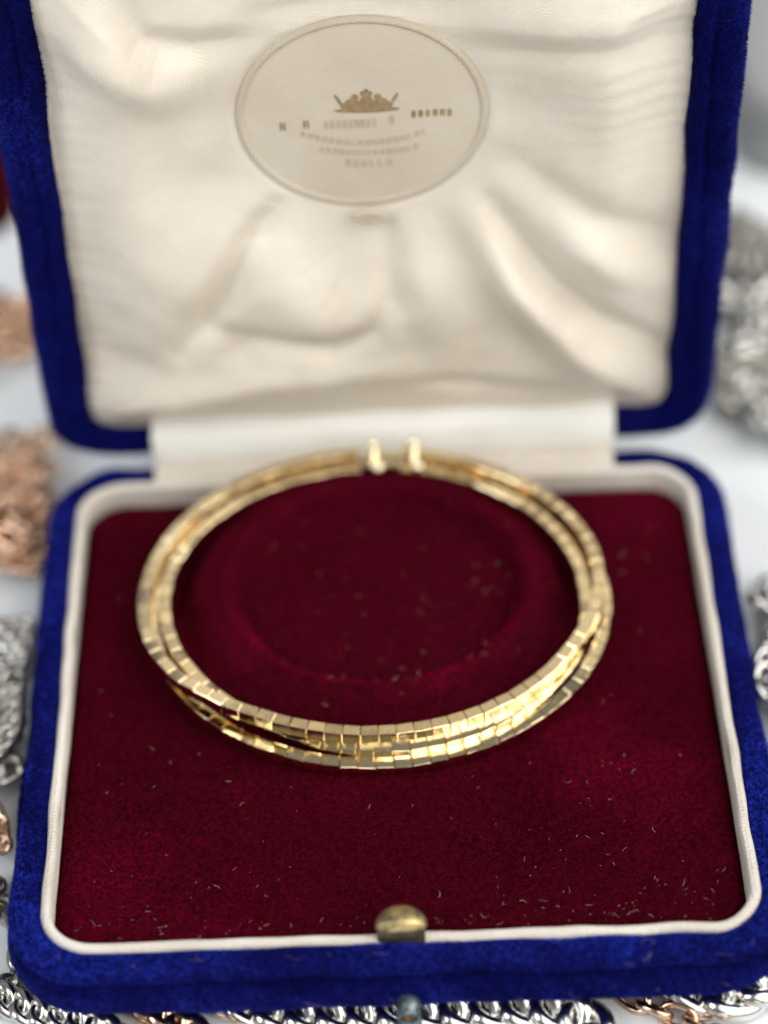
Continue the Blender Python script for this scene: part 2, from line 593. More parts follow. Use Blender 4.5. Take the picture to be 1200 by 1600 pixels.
def pad_painted_sheen(P):  # highlights painted round the hollow and in patches, shade between, over random mottling
    x, y = P[:, 0], P[:, 1]
    d = np.sqrt(((x + 1.6) / 20.3) ** 2 + ((y - 59.5) / 16.2) ** 2)
    rg = np.clip(0.62 + 0.5 * fnoise2(x, y, 0.14, 61) + 0.25 * fnoise2(x, y, 0.6, 62) - 0.012 * (y - 59) - 0.008 * x, 0, 1)
    g = lambda cx, cy, sx, sy: np.exp(-((x - cx) / sx) ** 2 - ((y - cy) / sy) ** 2)
    v = 0.20 + 0.20 * fnoise2(x, y, 0.06, 63) + 0.13 * fnoise2(x, y, 0.25, 64) + 0.12 * fnoise2(x, y, 1.1, 65)
    v = v + 0.75 * rg * np.exp(-((d - 1.05) / 0.12) ** 2)
    v = v - 0.15 * g(-1, 60, 18, 14) + 0.33 * g(-38, 8, 9, 13) + 0.38 * g(36, 72, 12, 12) + 0.3 * g(30, 22, 12, 14) + 0.18 * g(-34, 40, 8, 14)
    v = v + 0.95 * g(-2, 76.5, 8, 3.2) + 0.22 * g(8, 35.5, 20, 3) - 0.25 * g(0, 16, 18, 9)
    return v


density_pile('velvet_pile', V, F, lambda c: c[:, 1] < 46, 60, 26, 0.5, 0.055, 0.085, pad, M['red_pile'], 21, 0.5, pad_nap, pad_painted_sheen)

# lid -------------------------------------------------------------
LX0, LX1, LZ0, LZ1 = -43.4, 42.5, 3.9, 84.7
LY = 87.4
LP, LN = rrect(LX0, LX1, LZ0, LZ1, 4.5, 60, 14)
lid_prof = fine_profile([(-0.9, 3.2), (-0.35, 1.3), (0.25, 0.35), (1.3, 0.05), (1.9, 0.45), (2.5, 0.0), (3.9, -0.35), (5.1, 0.2), (5.8, 1.6),
                         (6.0, 4.0), (5.9, 7.5), (5.0, 10.3), (2.8, 11.8), (0.0, 12.2), (-3, 12.2)], 3)
V, F = sweep(LP, LN, lid_prof, 0.5, 0.13, 17.0, cap=True)
V[:, 1] = np.where(V[:, 1] < LZ0, LZ0 + (V[:, 1] - LZ0) * 0.60, V[:, 1])      # thinner along the hinge
V = np.column_stack([V[:, 0], LY + V[:, 2], V[:, 1]])
lid = part('lid_shell', mesh('lid_shell', V, F), M['blue_cloth'])
Fq = [f for f in F if len(f) == 4]
F2 = [tuple(reversed(f)) for f in Fq]
A = V[[f[0] for f in F2]]; Bv = V[[f[1] for f in F2]]; Dv = V[[f[2] for f in F2]]
nn = np.cross(Bv - A, Dv - A)
cen = (A + Bv + Dv) / 3
lc = np.array([-0.45, LY + 6, 45.2])
if ((cen - lc) * nn).sum() < 0:
    F2 = Fq
density_pile('velvet_pile', V, F2, lambda c: (c[:, 2] > 50) & (c[:, 1] < LY + 6), 40, 10, 0.5, 0.07, 0.13, lid,
             M['blue_pile'], 31, 0.8, (0.0, -0.2, -0.1), lid_painted_sheen)

# satin lining: puffed, drawn in towards the round badge
BX, BZ, BA, BB = -1.35, 58.8, 15.9, 14.4


def seg_d(x, z, a, b):
    ax, az = a; bx, bz = b
    dx, dz = bx - ax, bz - az
    L2 = dx * dx + dz * dz
    t = np.clip(((x - ax) * dx + (z - az) * dz) / L2, 0, 1)
    px, pz = x - (ax + t * dx), z - (az + t * dz)
    sgn = (x - ax) * (-dz) + (z - az) * dx          # > 0 on the left of the stroke
    return np.sqrt(px * px + pz * pz), np.sign(sgn), t


def stroke(x, z, pts, amp, wd, asym=1.0, fade=True):
    """soft ridge (amp > 0 comes forward) along a polyline; asym widens its left side"""
    best = np.full(x.shape, 1e9); val = np.zeros(x.shape)
    n = len(pts) - 1
    for i in range(n):
        d, s, t = seg_d(x, z, pts[i], pts[i + 1])
        w_ = np.where(s > 0, wd * asym, wd)
        u = (i + t) / n
        env = np.sin(np.pi * np.clip(u * 0.8 + 0.1, 0, 1)) if fade else 1
        v = env * np.exp(-(d / w_) ** 2)
        m_ = d < best
        best = np.where(m_, d, best); val = np.where(m_, v, val)
    return amp * val


def lining_y(x, z, s):
    e = np.sqrt(((x - BX) / BA) ** 2 + ((z - BZ) / BB) ** 2)
    ex = np.minimum(np.minimum(x - LX0, LX1 - x), np.minimum(z - LZ0, LZ1 - z))
    f = 4.6 * sstep(-0.5, 13, ex)                       # puff away from the edge
    f = f - 5.2 * sstep(2.5, 0.95, e)                   # drawn in to the badge
    f = f + stroke(x, z, [(-42, 77), (-35, 71), (-29, 66.5), (-21.5, 66.5)], 2.50, 3.6, 1.0)
    f = f - stroke(x, z, [(-33, 81), (-29, 73.5), (-22.8, 70.8), (-15, 72)], 1.92, 2.2, 1.0)
    f = f - stroke(x, z, [(-14, 44), (-17.5, 39.5), (-22, 31), (-28, 22)], 2.21, 1.9, 1.0)
    f = f + stroke(x, z, [(-15, 40), (-13, 33), (-9, 28), (-3, 27)], 2.21, 5.8, 1.0)
    f = f + stroke(x, z, [(-18.5, 44), (-24, 36), (-29, 29)], 1.33, 3.5, 1.0)
    f = f - stroke(x, z, [(-23, 25.5), (-15, 23.2), (-7, 21.8), (-1.5, 24.5), (1, 29)], 1.92, 1.9, 1.0)
    f = f - 1.0 * np.exp(-(((x + 19.5) / 2.6) ** 2 + ((z - 22) / 2.2) ** 2))
    f = f - 1.3 * np.exp(-(((x + 35) / 4.5) ** 2 + ((z - 18.5) / 3.0) ** 2))
    f = f + stroke(x, z, [(-41, 9.5), (-31, 11.5), (-21, 14.5), (-12, 18)], 2.21, 3.2, 1.0)
    f = f + stroke(x, z, [(-13, 15), (-4, 17.5), (3, 18)], 1.33, 2.5, 1.0)
    f = f - stroke(x, z, [(-1, 12.5), (9, 14.0), (20, 11.5), (29, 9.6)], 1.77, 2.0, 1.0)
    f = f + stroke(x, z, [(12.5, 43), (18, 34), (27.5, 20.5), (37, 11.5)], 2.79, 3.2, 1.0)
    f = f - stroke(x, z, [(16, 44), (23, 33.5), (32, 24), (41.5, 15)], 2.50, 2.1, 1.0)
    f = f + stroke(x, z, [(21.5, 45.5), (31, 37.0), (41, 28)], 2.06, 4.0, 1.0)
    f = f - stroke(x, z, [(19.5, 50), (30, 43.0), (41, 36)], 1.77, 2.8, 1.0)
    f = f + stroke(x, z, [(3, 42), (7, 33), (11, 22)], 1.18, 3.8, 1.0)
    f = f - stroke(x, z, [(1.5, 42), (1.5, 34), (3, 26)], 1.03, 2.2, 1.0)
    f = f - stroke(x, z, [(-15, 75), (-1, 75.5), (12, 75)], 1.47, 1.9, 1.0)
    f = f + stroke(x, z, [(16, 72), (28, 75), (42, 77)], 1.47, 3.2, 1.0)
    f = f - stroke(x, z, [(14, 68.5), (26, 69.5), (42, 71)], 1.18, 2.1, 1.0)
    # fine gathers near the right edge and soft irregularity everywhere
    gr = np.exp(-((x - 38) / 9) ** 2) * sstep(46, 60, z)
    f = f + 0.10 * gr * np.sin(z * 2.6 + 1.3 * np.sin(x * 0.3) + 2 * fnoise2(x, z, 0.15, 41))
    gl = np.exp(-((x + 42) / 5) ** 2)
    f = f + 0.07 * gl * np.sin(z * 2.1 + 2 * fnoise2(x, z, 0.2, 42))
    f = f + 0.45 * fnoise2(x, z, 0.085, 43) + 0.18 * fnoise2(x, z, 0.22, 44)
    hole = sstep(1.13, 1.0, e)
    f = f * (1 - hole) + (-1.0) * hole
    return LY + 2.6 - f


LI, LIN = rrect(LX0 - 0.1, LX1 + 0.1, LZ0 - 0.1, LZ1 + 0.1, 4.5, 80, 14)
V, F = pad_grid(LI, lining_y, 190)
V = np.column_stack([V[:, 0], V[:, 2], V[:, 1]])
part('satin_lining', mesh('satin_lining', V, F), M['satin'])

# badge disc + its piping + print
BY = LY + 3.0
bv, bf = [], []
NR, NA = 14, 72
for i in range(NR):
    s = i / (NR - 1)
    for j in range(NA):
        a = 2 * math.pi * j / NA
        bv.append((BX + BA * s * math.cos(a), BY + 0.25 * s * s, BZ + BB * s * math.sin(a)))
for i in range(NR - 1):
    for j in range(NA):
        k = (j + 1) % NA
        bf.append((i * NA + j, i * NA + k, (i + 1) * NA + k, (i + 1) * NA + j))
badge = part('round_badge', mesh('round_badge', bv, bf), M['badge'])


def torus_ellipse(cx, cy, cz, a, b, r, n=96, k=8):
    v, f = [], []
    for i in range(n):
        t = 2 * math.pi * i / n
        dx, dz = math.cos(t), math.sin(t)
        for j in range(k):
            p = 2 * math.pi * j / k
            v.append((cx + (a + r * math.cos(p)) * dx, cy + r * math.sin(p), cz + (b + r * math.cos(p)) * dz))
    for i in range(n):
        for j in range(k):
            f.append((i * k + j, ((i + 1) % n) * k + j, ((i + 1) % n) * k + (j + 1) % k, i * k + (j + 1) % k))
    return v, f


v, f = torus_ellipse(BX, BY + 0.5, BZ, BA + 0.3, BB + 0.3, 0.6)
part('badge_piping', mesh('badge_piping', v, f), M['piping'])
# little stitched knot under the badge
v, f = torus_ellipse(-1.0, LY + 1.2, 43.2, 2.0, 0.5, 0.5, 24, 8)
part('gather_knot', mesh('gather_knot', v, f), M['piping'])


def letters(name, spans, mt):
    """rows of small serifed strokes standing 0.05 mm proud of the badge: (x0, x1, z, height, sag, pitch)"""
    v, f = [], []

    def bar(x, z, wx, hz, sl=0.0):
        s2 = ((x - BX) / BA) ** 2 + ((z - BZ) / BB) ** 2
        y1 = BY + 0.25 * s2 - 0.06
        b = len(v)
        for yy in (y1, y1 + 0.08):
            v.extend([(x - wx / 2 - sl, yy, z - hz / 2), (x + wx / 2 - sl, yy, z - hz / 2), (x + wx / 2 + sl, yy, z + hz / 2), (x - wx / 2 + sl, yy, z + hz / 2)])
        f.extend([(b, b + 1, b + 2, b + 3), (b + 4, b + 7, b + 6, b + 5), (b, b + 4, b + 5, b + 1), (b + 1, b + 5, b + 6, b + 2), (b + 2, b + 6, b + 7, b + 3), (b + 3, b + 7, b + 4, b)])
    for (x0, x1, z, h, sag, pit) in spans:
        x = x0
        while x < x1:
            u = (x - x0) / max(x1 - x0, 1e-6) * 2 - 1
            zz = z - sag * (1 - u * u)
            wl = pit * random.uniform(0.55, 0.8)
            kind = random.randrange(6)
            th = h * 0.2
            if kind >= 4:                      # round letter
                for a_ in range(10):
                    q_ = a_ * 0.6283
                    bar(x + wl / 2 + (wl / 2 - th / 2) * math.cos(q_), zz + (h / 2 - th / 2) * math.sin(q_), th * 1.2, th * 1.3)
                x += pit
                continue
            bar(x + th / 2, zz, th, h)
            if kind != 3:
                bar(x + wl - th / 2, zz, th, h, 0.0)
            if kind in (0, 2):
                bar(x + wl / 2, zz + h * 0.42, wl, h * 0.15)
            if kind in (1, 0):
                bar(x + wl / 2, zz, wl, h * 0.14)
            if kind in (2, 3):
                bar(x + wl / 2, zz - h * 0.42, wl, h * 0.15)
            x += pit
    return v, f


def crest():
    """shield under a crown, a beast rearing on either side, on a scroll"""
    v, f = [], []

    def blob(cx, cz, rx, rz, rot=0.0, n=14):
        b = len(v)
        for yy in (-0.06, 0.02):
            for i in range(n):
                a = 2 * math.pi * i / n
                x, z = rx * math.cos(a), rz * math.sin(a)
                v.append((cx + x * math.cos(rot) - z * math.sin(rot), BY + 0.01 + yy - len(f) * 1e-5, cz + x * math.sin(rot) + z * math.cos(rot)))
        f.append(list(range(b, b + n)))
        f.append(list(range(b + 2 * n - 1, b + n - 1, -1)))
        for i in range(n):
            f.append((b + i, b + (i + 1) % n, b + n + (i + 1) % n, b + n + i))
    X = -0.7
    blob(X, 60.8, 0.95, 1.15)
    for dx, dz, r_ in ((-0.55, 62.2, 0.28), (0, 62.5, 0.34), (0.55, 62.2, 0.28)):
        blob(X + dx, dz, r_, r_ * 1.4)
    for sg in (-1, 1):
        blob(X + sg * 2.2, 60.8, 1.25, 0.55, sg * -0.6)
        blob(X + sg * 3.0, 60.0, 0.35, 0.75, sg * 0.3)
        blob(X + sg * 1.5, 61.7, 0.50, 0.45)
        blob(X + sg * 1.3, 60.2, 0.22, 0.6, sg * 0.5)
        blob(X + sg * 3.7, 61.3, 0.22, 1.0, sg * -0.5)
    blob(X, 59.6, 4.4, 0.45)
    blob(X, 60.4, 3.6, 0.7)
    return v, f


v, f = crest()
o = obj('crest', mesh('crest', v, f, False), M['gilt'], badge)
for spans, mt in (([(-12.3, -11.3, 57.3, 1.3, 0, 1.2), (-9.2, -8.2, 57.5, 1.3, 0, 1.2), (5.2, 10.2, 58.6, 1.1, -0.1, 0.95)], M['gilt']), ([(-6.4, 0.4, 57.4, 1.3, 0, 0.8), (2.2, 3.2, 57.8, 1.4, 0, 1.2)], M['print']),
                  ([(-9.6, 7.4, 56.0, 0.9, 1.7, 0.95)], M['print']), ([(-7.2, 6.0, 53.4, 0.9, 0.8, 0.9)], M['print']), ([(-3.8, 2.2, 51.0, 1.3, 0.2, 1.1)], M['print'])):
    v, f = letters('lettering', spans, mt)
    obj('lettering', mesh('lettering', v, f, False), mt, badge)

# hinge tape: from inside the lid down over the gap to the rim of the base
tx = np.linspace(-34.2, 34.0, 60)
prof = fine_profile([(90.0, 5.9), (88.6, 5.5), (87.2, 4.9), (86.5, 3.6), (86.2, 2.0), (86.2, 0.6), (86.8, 0.0)], 3)
V, F = [], []
k = len(prof)
for i, x in enumerate(tx):
    for (y, z) in prof:
        d = 0.35 * vnoise(x * 0.12, y * 0.2, z * 0.2) + 0.16 * vnoise(x * 0.5, y * 0.6, z * 0.8)
        V.append((x + (0.4 * vnoise(0, z * 0.5, 3) if i in (0, 59) else 0), y + d, z + d * 0.6))
for i in range(len(tx) - 1):
    for j in range(k - 1):
        F.append((i * k + j, (i + 1) * k + j, (i + 1) * k + j + 1, i * k + j + 1))
part('hinge_tape', mesh('hinge_tape', V, F), M['tape'])
prof = fine_profile([(87.2, 0.5), (86.3, 0.6), (85.2, 1.05), (84.0, 1.25), (83.0, 1.25), (82.3, 1.0), (81.9, 0.3)], 3)
V, F = [], []
k = len(prof)
for i, x in enumerate(tx):
    for (y, z) in prof:
        d = 0.25 * vnoise(x * 0.15 + 40, y * 0.3, z * 0.2)
        V.append((x * 0.99, y, z + d))
for i in range(len(tx) - 1):
    for j in range(k - 1):
        F.append((i * k + j, (i + 1) * k + j, (i + 1) * k + j + 1, i * k + j + 1))
part('hinge_fold', mesh('hinge_fold', V, F), M['cord_wall'])
# hinge spine behind the tape joins the two shells
V, F = [], []
sp = [(84.0, -1.6), (86.0, -1.2), (88.6, -0.4), (89.6, 1.2), (89.8, 3.0), (89.0, 3.2), (88.4, 1.8), (87.2, 0.6), (84.0, -0.3)]
for x in (-33.0, 33.0):
    for (y, z) in sp:
        V.append((x, y, z))
k = len(sp)
for j in range(k):
    F.append((j, (j + 1) % k, k + (j + 1) % k, k + j))
F += [list(range(k)), list(range(2 * k - 1, k - 1, -1))]
part('hinge_spine', mesh('hinge_spine', V, F, False), M['blue_cloth'])

# catch: domed brass button on the front rim ------------------------
catch = obj('catch_button', None, None, box)
catch.location = -bo
CW, n = 3.1, 40


def foot(s, i):
    """D-shaped outline of the dome: bowed in front, half round behind"""
    a = 2 * math.pi * i / n
    return CW * s * math.cos(a), (2.9 if math.sin(a) > 0 else 0.95) * s * math.sin(a) + 0.3


def collar_foot(s, i):
    a = 2 * math.pi * i / n
    c_, s2_ = math.cos(a), math.sin(a)
    if s2_ > 0:
        return CW * 0.97 * s * c_, 2.8 * s * s2_ + 0.3
    return CW * 0.97 * s * math.copysign(abs(c_) ** 0.45, c_), -0.55 * s * abs(s2_) ** 0.3 + 0.3


v, f = [], []
rings = [(-2.2, 1.0), (0.0, 1.0), (2.8, 1.0), (2.88, 0.97), (2.88, 0.9)]
for (z, s) in rings:
    for i in range(n):
        v.append((*collar_foot(s, i), z))
for r_ in range(len(rings) - 1):
    for i in range(n):
        j = (i + 1) % n
        f.append((r_ * n + i, r_ * n + j, (r_ + 1) * n + j, (r_ + 1) * n + i))
obj('collar', mesh('collar', v, f), M['brass_dark'], catch)
v, f = [], []
K = 9
for i in range(n):
    v.append((*foot(0.97, i), 2.82))
for r_ in range(K):
    t = r_ / K * math.pi / 2
    for i in range(n):
        v.append((*foot(1.03 * math.cos(t), i), 2.95 + 1.35 * math.sin(t) ** 1.4))
v.append((0, 0.3, 4.3))
for r_ in range(K):
    for i in range(n):
        j = (i + 1) % n
        f.append((r_ * n + i, r_ * n + j, (r_ + 1) * n + j, (r_ + 1) * n + i))
for i in range(n):
    f.append((K * n + i, K * n + (i + 1) % n, len(v) - 1))
obj('dome', mesh('dome', v, f), M['brass'], catch)

# push pin of the catch on the front face ---------------------------
pin = obj('release_pin', None, None, box)
pin.location = -bo


def lathe(prof_, origin, axis, n=24, name='lathe'):
    ax = Vector(axis).normalized()
    s1 = ax.orthogonal().normalized(); s2 = ax.cross(s1)
    v, f = [], []
    for (rad, h) in prof_:
        for i in range(n):
            a = 2 * math.pi * i / n
            p = Vector(origin) + ax * h + s1 * rad * math.cos(a) + s2 * rad * math.sin(a)
            v.append(tuple(p))
    for r_ in range(len(prof_) - 1):
        for i in range(n):
            j = (i + 1) % n
            f.append((r_ * n + i, r_ * n + j, (r_ + 1) * n + j, (r_ + 1) * n + i))
    return v, f


PA = (0.0, -0.62, -0.30)
PO = (0.6, -4.0, -5.9)
v, f = lathe([(1.45, 0), (1.45, 2.9), (1.40, 3.05), (1.20, 3.1), (1.12, 2.9)], PO, PA)
pa = (0.0, -1.0, -0.02)
v, f = lathe([(1.45, 0), (1.45, 3.3), (1.36, 3.45), (1.18, 3.45), (1.1, 3.3), (1.1, 2.6)], PO, pa)
obj('sleeve', mesh('sleeve', v, f), M['steel_dark'], pin)
v, f = lathe([(1.1, 2.7), (1.05, 3.05), (0.7, 3.2), (0.0, 3.25)], PO, pa)
obj('pin_head', mesh('pin_head', v, f), M['rust'], pin)

# ------------------------------------------------------------------ the bangle
BCX, BCY, RA, RB = -1.95, 55.0, 30.4, 25.6
bang = empty('bangle', (BCX, BCY, -4))
tag(bang, 'gold bangle of three twisted strands of small square mirror links lying on the red pad', 'bangle')
bl = Vector((BCX, BCY, -4)) * S


def bevel_box(lx, ly, lz, b):
    """chamfered block, 44 triangles"""
    v = []
    idx = {}
    for sx in (-1, 1):
        for sy in (-1, 1):
            for sz in (-1, 1):
                for k in range(3):
                    p = [sx * (lx / 2 - b), sy * (ly / 2 - b), sz * (lz / 2 - b)]
                    p[k] = (sx, sy, sz)[k] * (lx, ly, lz)[k] / 2
                    idx[(sx, sy, sz, k)] = len(v)
                    v.append(tuple(p))
    f = []
    for k in range(3):
        for s in (-1, 1):
            o = [i for i in range(3) if i != k]
            c = []
            for a, b_ in ((-1, -1), (1, -1), (1, 1), (-1, 1)):
                t = [0, 0, 0]; t[k] = s; t[o[0]] = a; t[o[1]] = b_
                c.append(idx[(*t, k)])
            f.append(c)
    for k in range(3):            # edges parallel to axis k
        o = [i for i in range(3) if i != k]
        for a in (-1, 1):
            for b_ in (-1, 1):
                t0 = [0, 0, 0]; t0[o[0]] = a; t0[o[1]] = b_; t0[k] = -1
                t1 = list(t0); t1[k] = 1
                f.append([idx[(*t0, o[0])], idx[(*t1, o[0])], idx[(*t1, o[1])], idx[(*t0, o[1])]])
    for sx in (-1, 1):
        for sy in (-1, 1):
            for sz in (-1, 1):
                f.append([idx[(sx, sy, sz, 0)], idx[(sx, sy, sz, 1)], idx[(sx, sy, sz, 2)]])
    v = [(x * (1 - y / 30.0), y, z) for x, y, z in v]        # wedge, so the joints stay closed round the curve
    me = mesh('link_block', v, f, False)
    import bmesh
    bm = bmesh.new(); bm.from_mesh(me)
    bmesh.ops.recalc_face_normals(bm, faces=bm.faces)
    bm.to_mesh(me); bm.free()
    return me


SQ = 2.05
# where each strand runs in the bundle (outwards, up) at angles round the ring; front = 270
KEYS = (
    [(20, 1.2, 1.3), (90, 1.2, 1.2), (160, 1.5, 0.9), (190, 1.6, 0.7), (208, 1.15, 1.6), (225, 0.1, 2.2), (242, -0.95, 2.0), (262, -1.3, 1.75), (300, -1.3, 1.75), (330, -1.0, 1.8), (355, 0.3, 1.9)],
    [(20, -1.4, 0.3), (90, -1.3, 0.6), (160, -1.3, 0.9), (190, -1.3, 0.9), (208, -1.4, 0.5), (225, -1.5, 0.1), (240, -1.35, -0.25), (256, -0.6, -0.15), (268, -0.1, 0.05), (300, -0.1, 0.05), (330, -0.5, -0.4), (355, -1.2, -0.2)],
    [(20, 0.9, -1.2), (90, 0.3, -1.5), (160, 0.4, -1.5), (190, 0.5, -1.5), (208, 0.8, -1.2), (225, 1.0, -1.3), (242, 1.1, -1.55), (262, 1.15, -1.65), (300, 1.2, -1.55), (330, 1.6, -0.95), (355, 1.5, -0.6)])


def strand_pt(th, si):
    """th: angle round the ring (0 = right, 270 = front)"""
    t = th % 360
    K_ = KEYS[si]
    n_ = len(K_)
    K2 = [(k[0] - 360, k[1], k[2]) for k in K_[-2:]] + K_ + [(k[0] + 360, k[1], k[2]) for k in K_[:2]]
    for i in range(1, len(K2) - 2):
        if K2[i][0] <= t < K2[i + 1][0]:
            break
    u = (t - K2[i][0]) / (K2[i + 1][0] - K2[i][0])
    u = u * u * (3 - 2 * u) * 0.35 + u * 0.65
    out = []
    for c_ in (1, 2):
        a_, b_, c2, d_ = K2[i - 1], K2[i], K2[i + 1], K2[i + 2]
        h = c2[0] - b_[0]
        m0 = (c2[c_] - a_[c_]) / (c2[0] - a_[0]) * h
        m1 = (d_[c_] - b_[c_]) / (d_[0] - b_[0]) * h
        out.append((2 * u ** 3 - 3 * u * u + 1) * b_[c_] + (u ** 3 - 2 * u * u + u) * m0 + (-2 * u ** 3 + 3 * u * u) * c2[c_] + (u ** 3 - u * u) * m1)
    dr, dz = out
    a = R(th)
    n = Vector((math.cos(a) / RA, math.sin(a) / RB, 0)).normalized()
    tip = 0.5 + 0.5 * math.sin(a)          # the back rests on the rim, so the ring leans forwards
    c = Vector((BCX + RA * math.cos(a), BCY + RB * math.sin(a), 1.0 + 2.1 * tip))
    return c + n * dr + Vector((0, 0, dz)), n


PITCH = 2.36
roll_of = [lambda th: 6, lambda th: 10, lambda th: 14]
seg_me = bevel_box(PITCH - 0.075, 1.62, 1.85, 0.06)
seg_me.materials.append(M['gold'])
seg_me2 = seg_me.copy()
seg_me2.materials.clear()
seg_me2.materials.append(M['gold_dished'])
gap0, gap1 = 90 - 8.0, 90 + 3.2         # the clasp sits here
for si in range(3):
    ths = np.linspace(gap1, gap0 + 360, 3000)
    pts = [strand_pt(t_, si)[0] for t_ in ths]
    cum = np.concatenate([[0], np.cumsum([(pts[i + 1] - pts[i]).length for i in range(len(pts) - 1)])])
    nseg = round(cum[-1] / PITCH)
    st = obj('strand', None, None, bang)
    st.location = -bl
    # thin core under the links
    cv, cf = [], []
    m_ = 160
    for i in range(m_ + 1):
        th = gap1 + (360 - gap1 + gap0) * i / m_
        p, nrm_ = strand_pt(th, si)
        for (a, b) in ((-1, -1), (1, -1), (1, 1), (-1, 1)):
            q = p + nrm_ * a * 0.5 + Vector((0, 0, 1)) * b * 0.6
            cv.append(tuple(q))
    for i in range(m_):
        for j in range(4):
            cf.append((i * 4 + j, (i + 1) * 4 + j, (i + 1) * 4 + (j + 1) % 4, i * 4 + (j + 1) % 4))
    obj('core_chain', mesh('core_chain', cv, cf, False), M['gold_core'], st)
    rr_ = random.Random(40 + si)
    for q in range(nseg):
        s_ = (q + 0.5) * cum[-1] / nseg
        th = float(np.interp(s_, cum, ths))
        p, nrm_ = strand_pt(th, si)
        p2, _ = strand_pt(th + 0.5, si)
        p1, _ = strand_pt(th - 0.5, si)
        X = (p2 - p1).normalized()
        Z0 = Vector((0, 0, 1))
        Y = Z0.cross(X).normalized()          # points inwards (ring runs counter-clockwise)
        Z = X.cross(Y).normalized()
        # the strand lies over with its outer face turned a little upwards near the front right
        fr = math.exp(-((((th - 280 + 180) % 360) - 180) / 30.0) ** 2)
        ro = R((-1, 11, 15)[si] * fr + rr_.gauss(0, (0.9, 2.0, 2.4)[si]))
        Y2 = Y * math.cos(ro) + Z * math.sin(ro)
        Z2 = -Y * math.sin(ro) + Z * math.cos(ro)
        tw = R(rr_.gauss(0, 1.7)); 
        X2 = (X * math.cos(tw) + Y2 * math.sin(tw)).normalized()
        Y2 = Z2.cross(X2).normalized(); Z2 = X2.cross(Y2)
        mt = Matrix((X2, Y2, Z2)).transposed().to_4x4()
        mt.translation = p * S
        o = bpy.data.objects.new('link', seg_me if si == 0 else seg_me2)
        C.objects.link(o)
        o.parent = st
        o.matrix_local = mt

# clasp at the back: barrel between two bars with ball ends
cl = obj('clasp', None, None, bang)
cl.location = -bl
cy, cz = BCY + RB, 4.0
ccx = BCX + 0.6


def ball(c, r_, n=16, k=10):
    v, f = [], []
    for i in range(k + 1):
        t = math.pi * i / k
        for j in range(n):
            a = 2 * math.pi * j / n
            v.append((c[0] + r_ * math.sin(t) * math.cos(a), c[1] + r_ * math.sin(t) * math.sin(a), c[2] + r_ * math.cos(t)))
    for i in range(k):
        for j in range(n):
            f.append((i * n + j, i * n + (j + 1) % n, (i + 1) * n + (j + 1) % n, (i + 1) * n + j))
    return v, f


v, f = lathe([(0.0, -3.3), (1.4, -3.3), (1.6, -3.1), (1.6, 3.1), (1.4, 3.3), (0.0, 3.3)], (ccx + 1.2, cy, cz), (1, 0, 0), 10)
obj('barrel', mesh('barrel', v, f, False), M['gold'], cl)
for bx in (-1.4, 4.4):
    v, f = lathe([(0.5, -1.7), (0.5, 1.7)], (bx, cy - 1.1, cz + 2.3), (0, -0.72, -0.69), 16)
    obj('hinge_bar', mesh('hinge_bar', v, f), M['gold'], cl)
    for s_ in (-1, 1):
        v, f = ball((bx + s_ * 0.35, cy - 1.1 - s_ * 0.72 * 1.7, cz + 2.3 - s_ * 0.69 * 1.7), 0.95)
        obj('ball_end', mesh('ball_end', v, f), M['silver_gilt'], cl)

# ------------------------------------------------------------------ chains


def link_mesh(L, W, r, twist, n=22, k=8, name='link'):
    v, f = [], []
    a, b = L / 2 - r, W / 2 - r
    for i in range(n):
        t = 2 * math.pi * i / n
        cx_, cy_ = a * math.copysign(abs(math.cos(t)) ** 0.85, math.cos(t)), b * math.copysign(abs(math.sin(t)) ** 0.85, math.sin(t))
        nx, ny = math.cos(t) / a, math.sin(t) / b
        l = math.hypot(nx, ny); nx /= l; ny /= l
        tw = R(twist) * cx_ / (L / 2)
        for j in range(k):
            p = 2 * math.pi * j / k
            x, y, z = cx_ + nx * r * math.cos(p), cy_ + ny * r * math.cos(p), r * math.sin(p)
            y, z = y * math.cos(tw) - z * math.sin(tw), y * math.sin(tw) + z * math.cos(tw)
            v.append((x, y, z))
    for i in range(n):
        for j in range(k):
            f.append((i * k + j, ((i + 1) % n) * k + j, ((i + 1) % n) * k + (j + 1) % k, i * k + (j + 1) % k))
    return mesh(name, v, f)


def smooth_path(pts, closed=False, step=0.4):
    P = [Vector(p) for p in pts]
    out = []
    n = len(P)
    for i in range(n - 1):
        a = P[max(i - 1, 0)]; b = P[i]; c = P[i + 1]; d = P[min(i + 2, n - 1)]
        m_ = max(2, int((c - b).length / step))
        for q in range(m_):
            t = q / m_
            out.append(0.5 * ((2 * b) + (c - a) * t + (2 * a - 5 * b + 4 * c - d) * t * t + (-a + 3 * b - 3 * c + d) * t ** 3))
    out.append(P[-1])
    return out


MESHES = {}


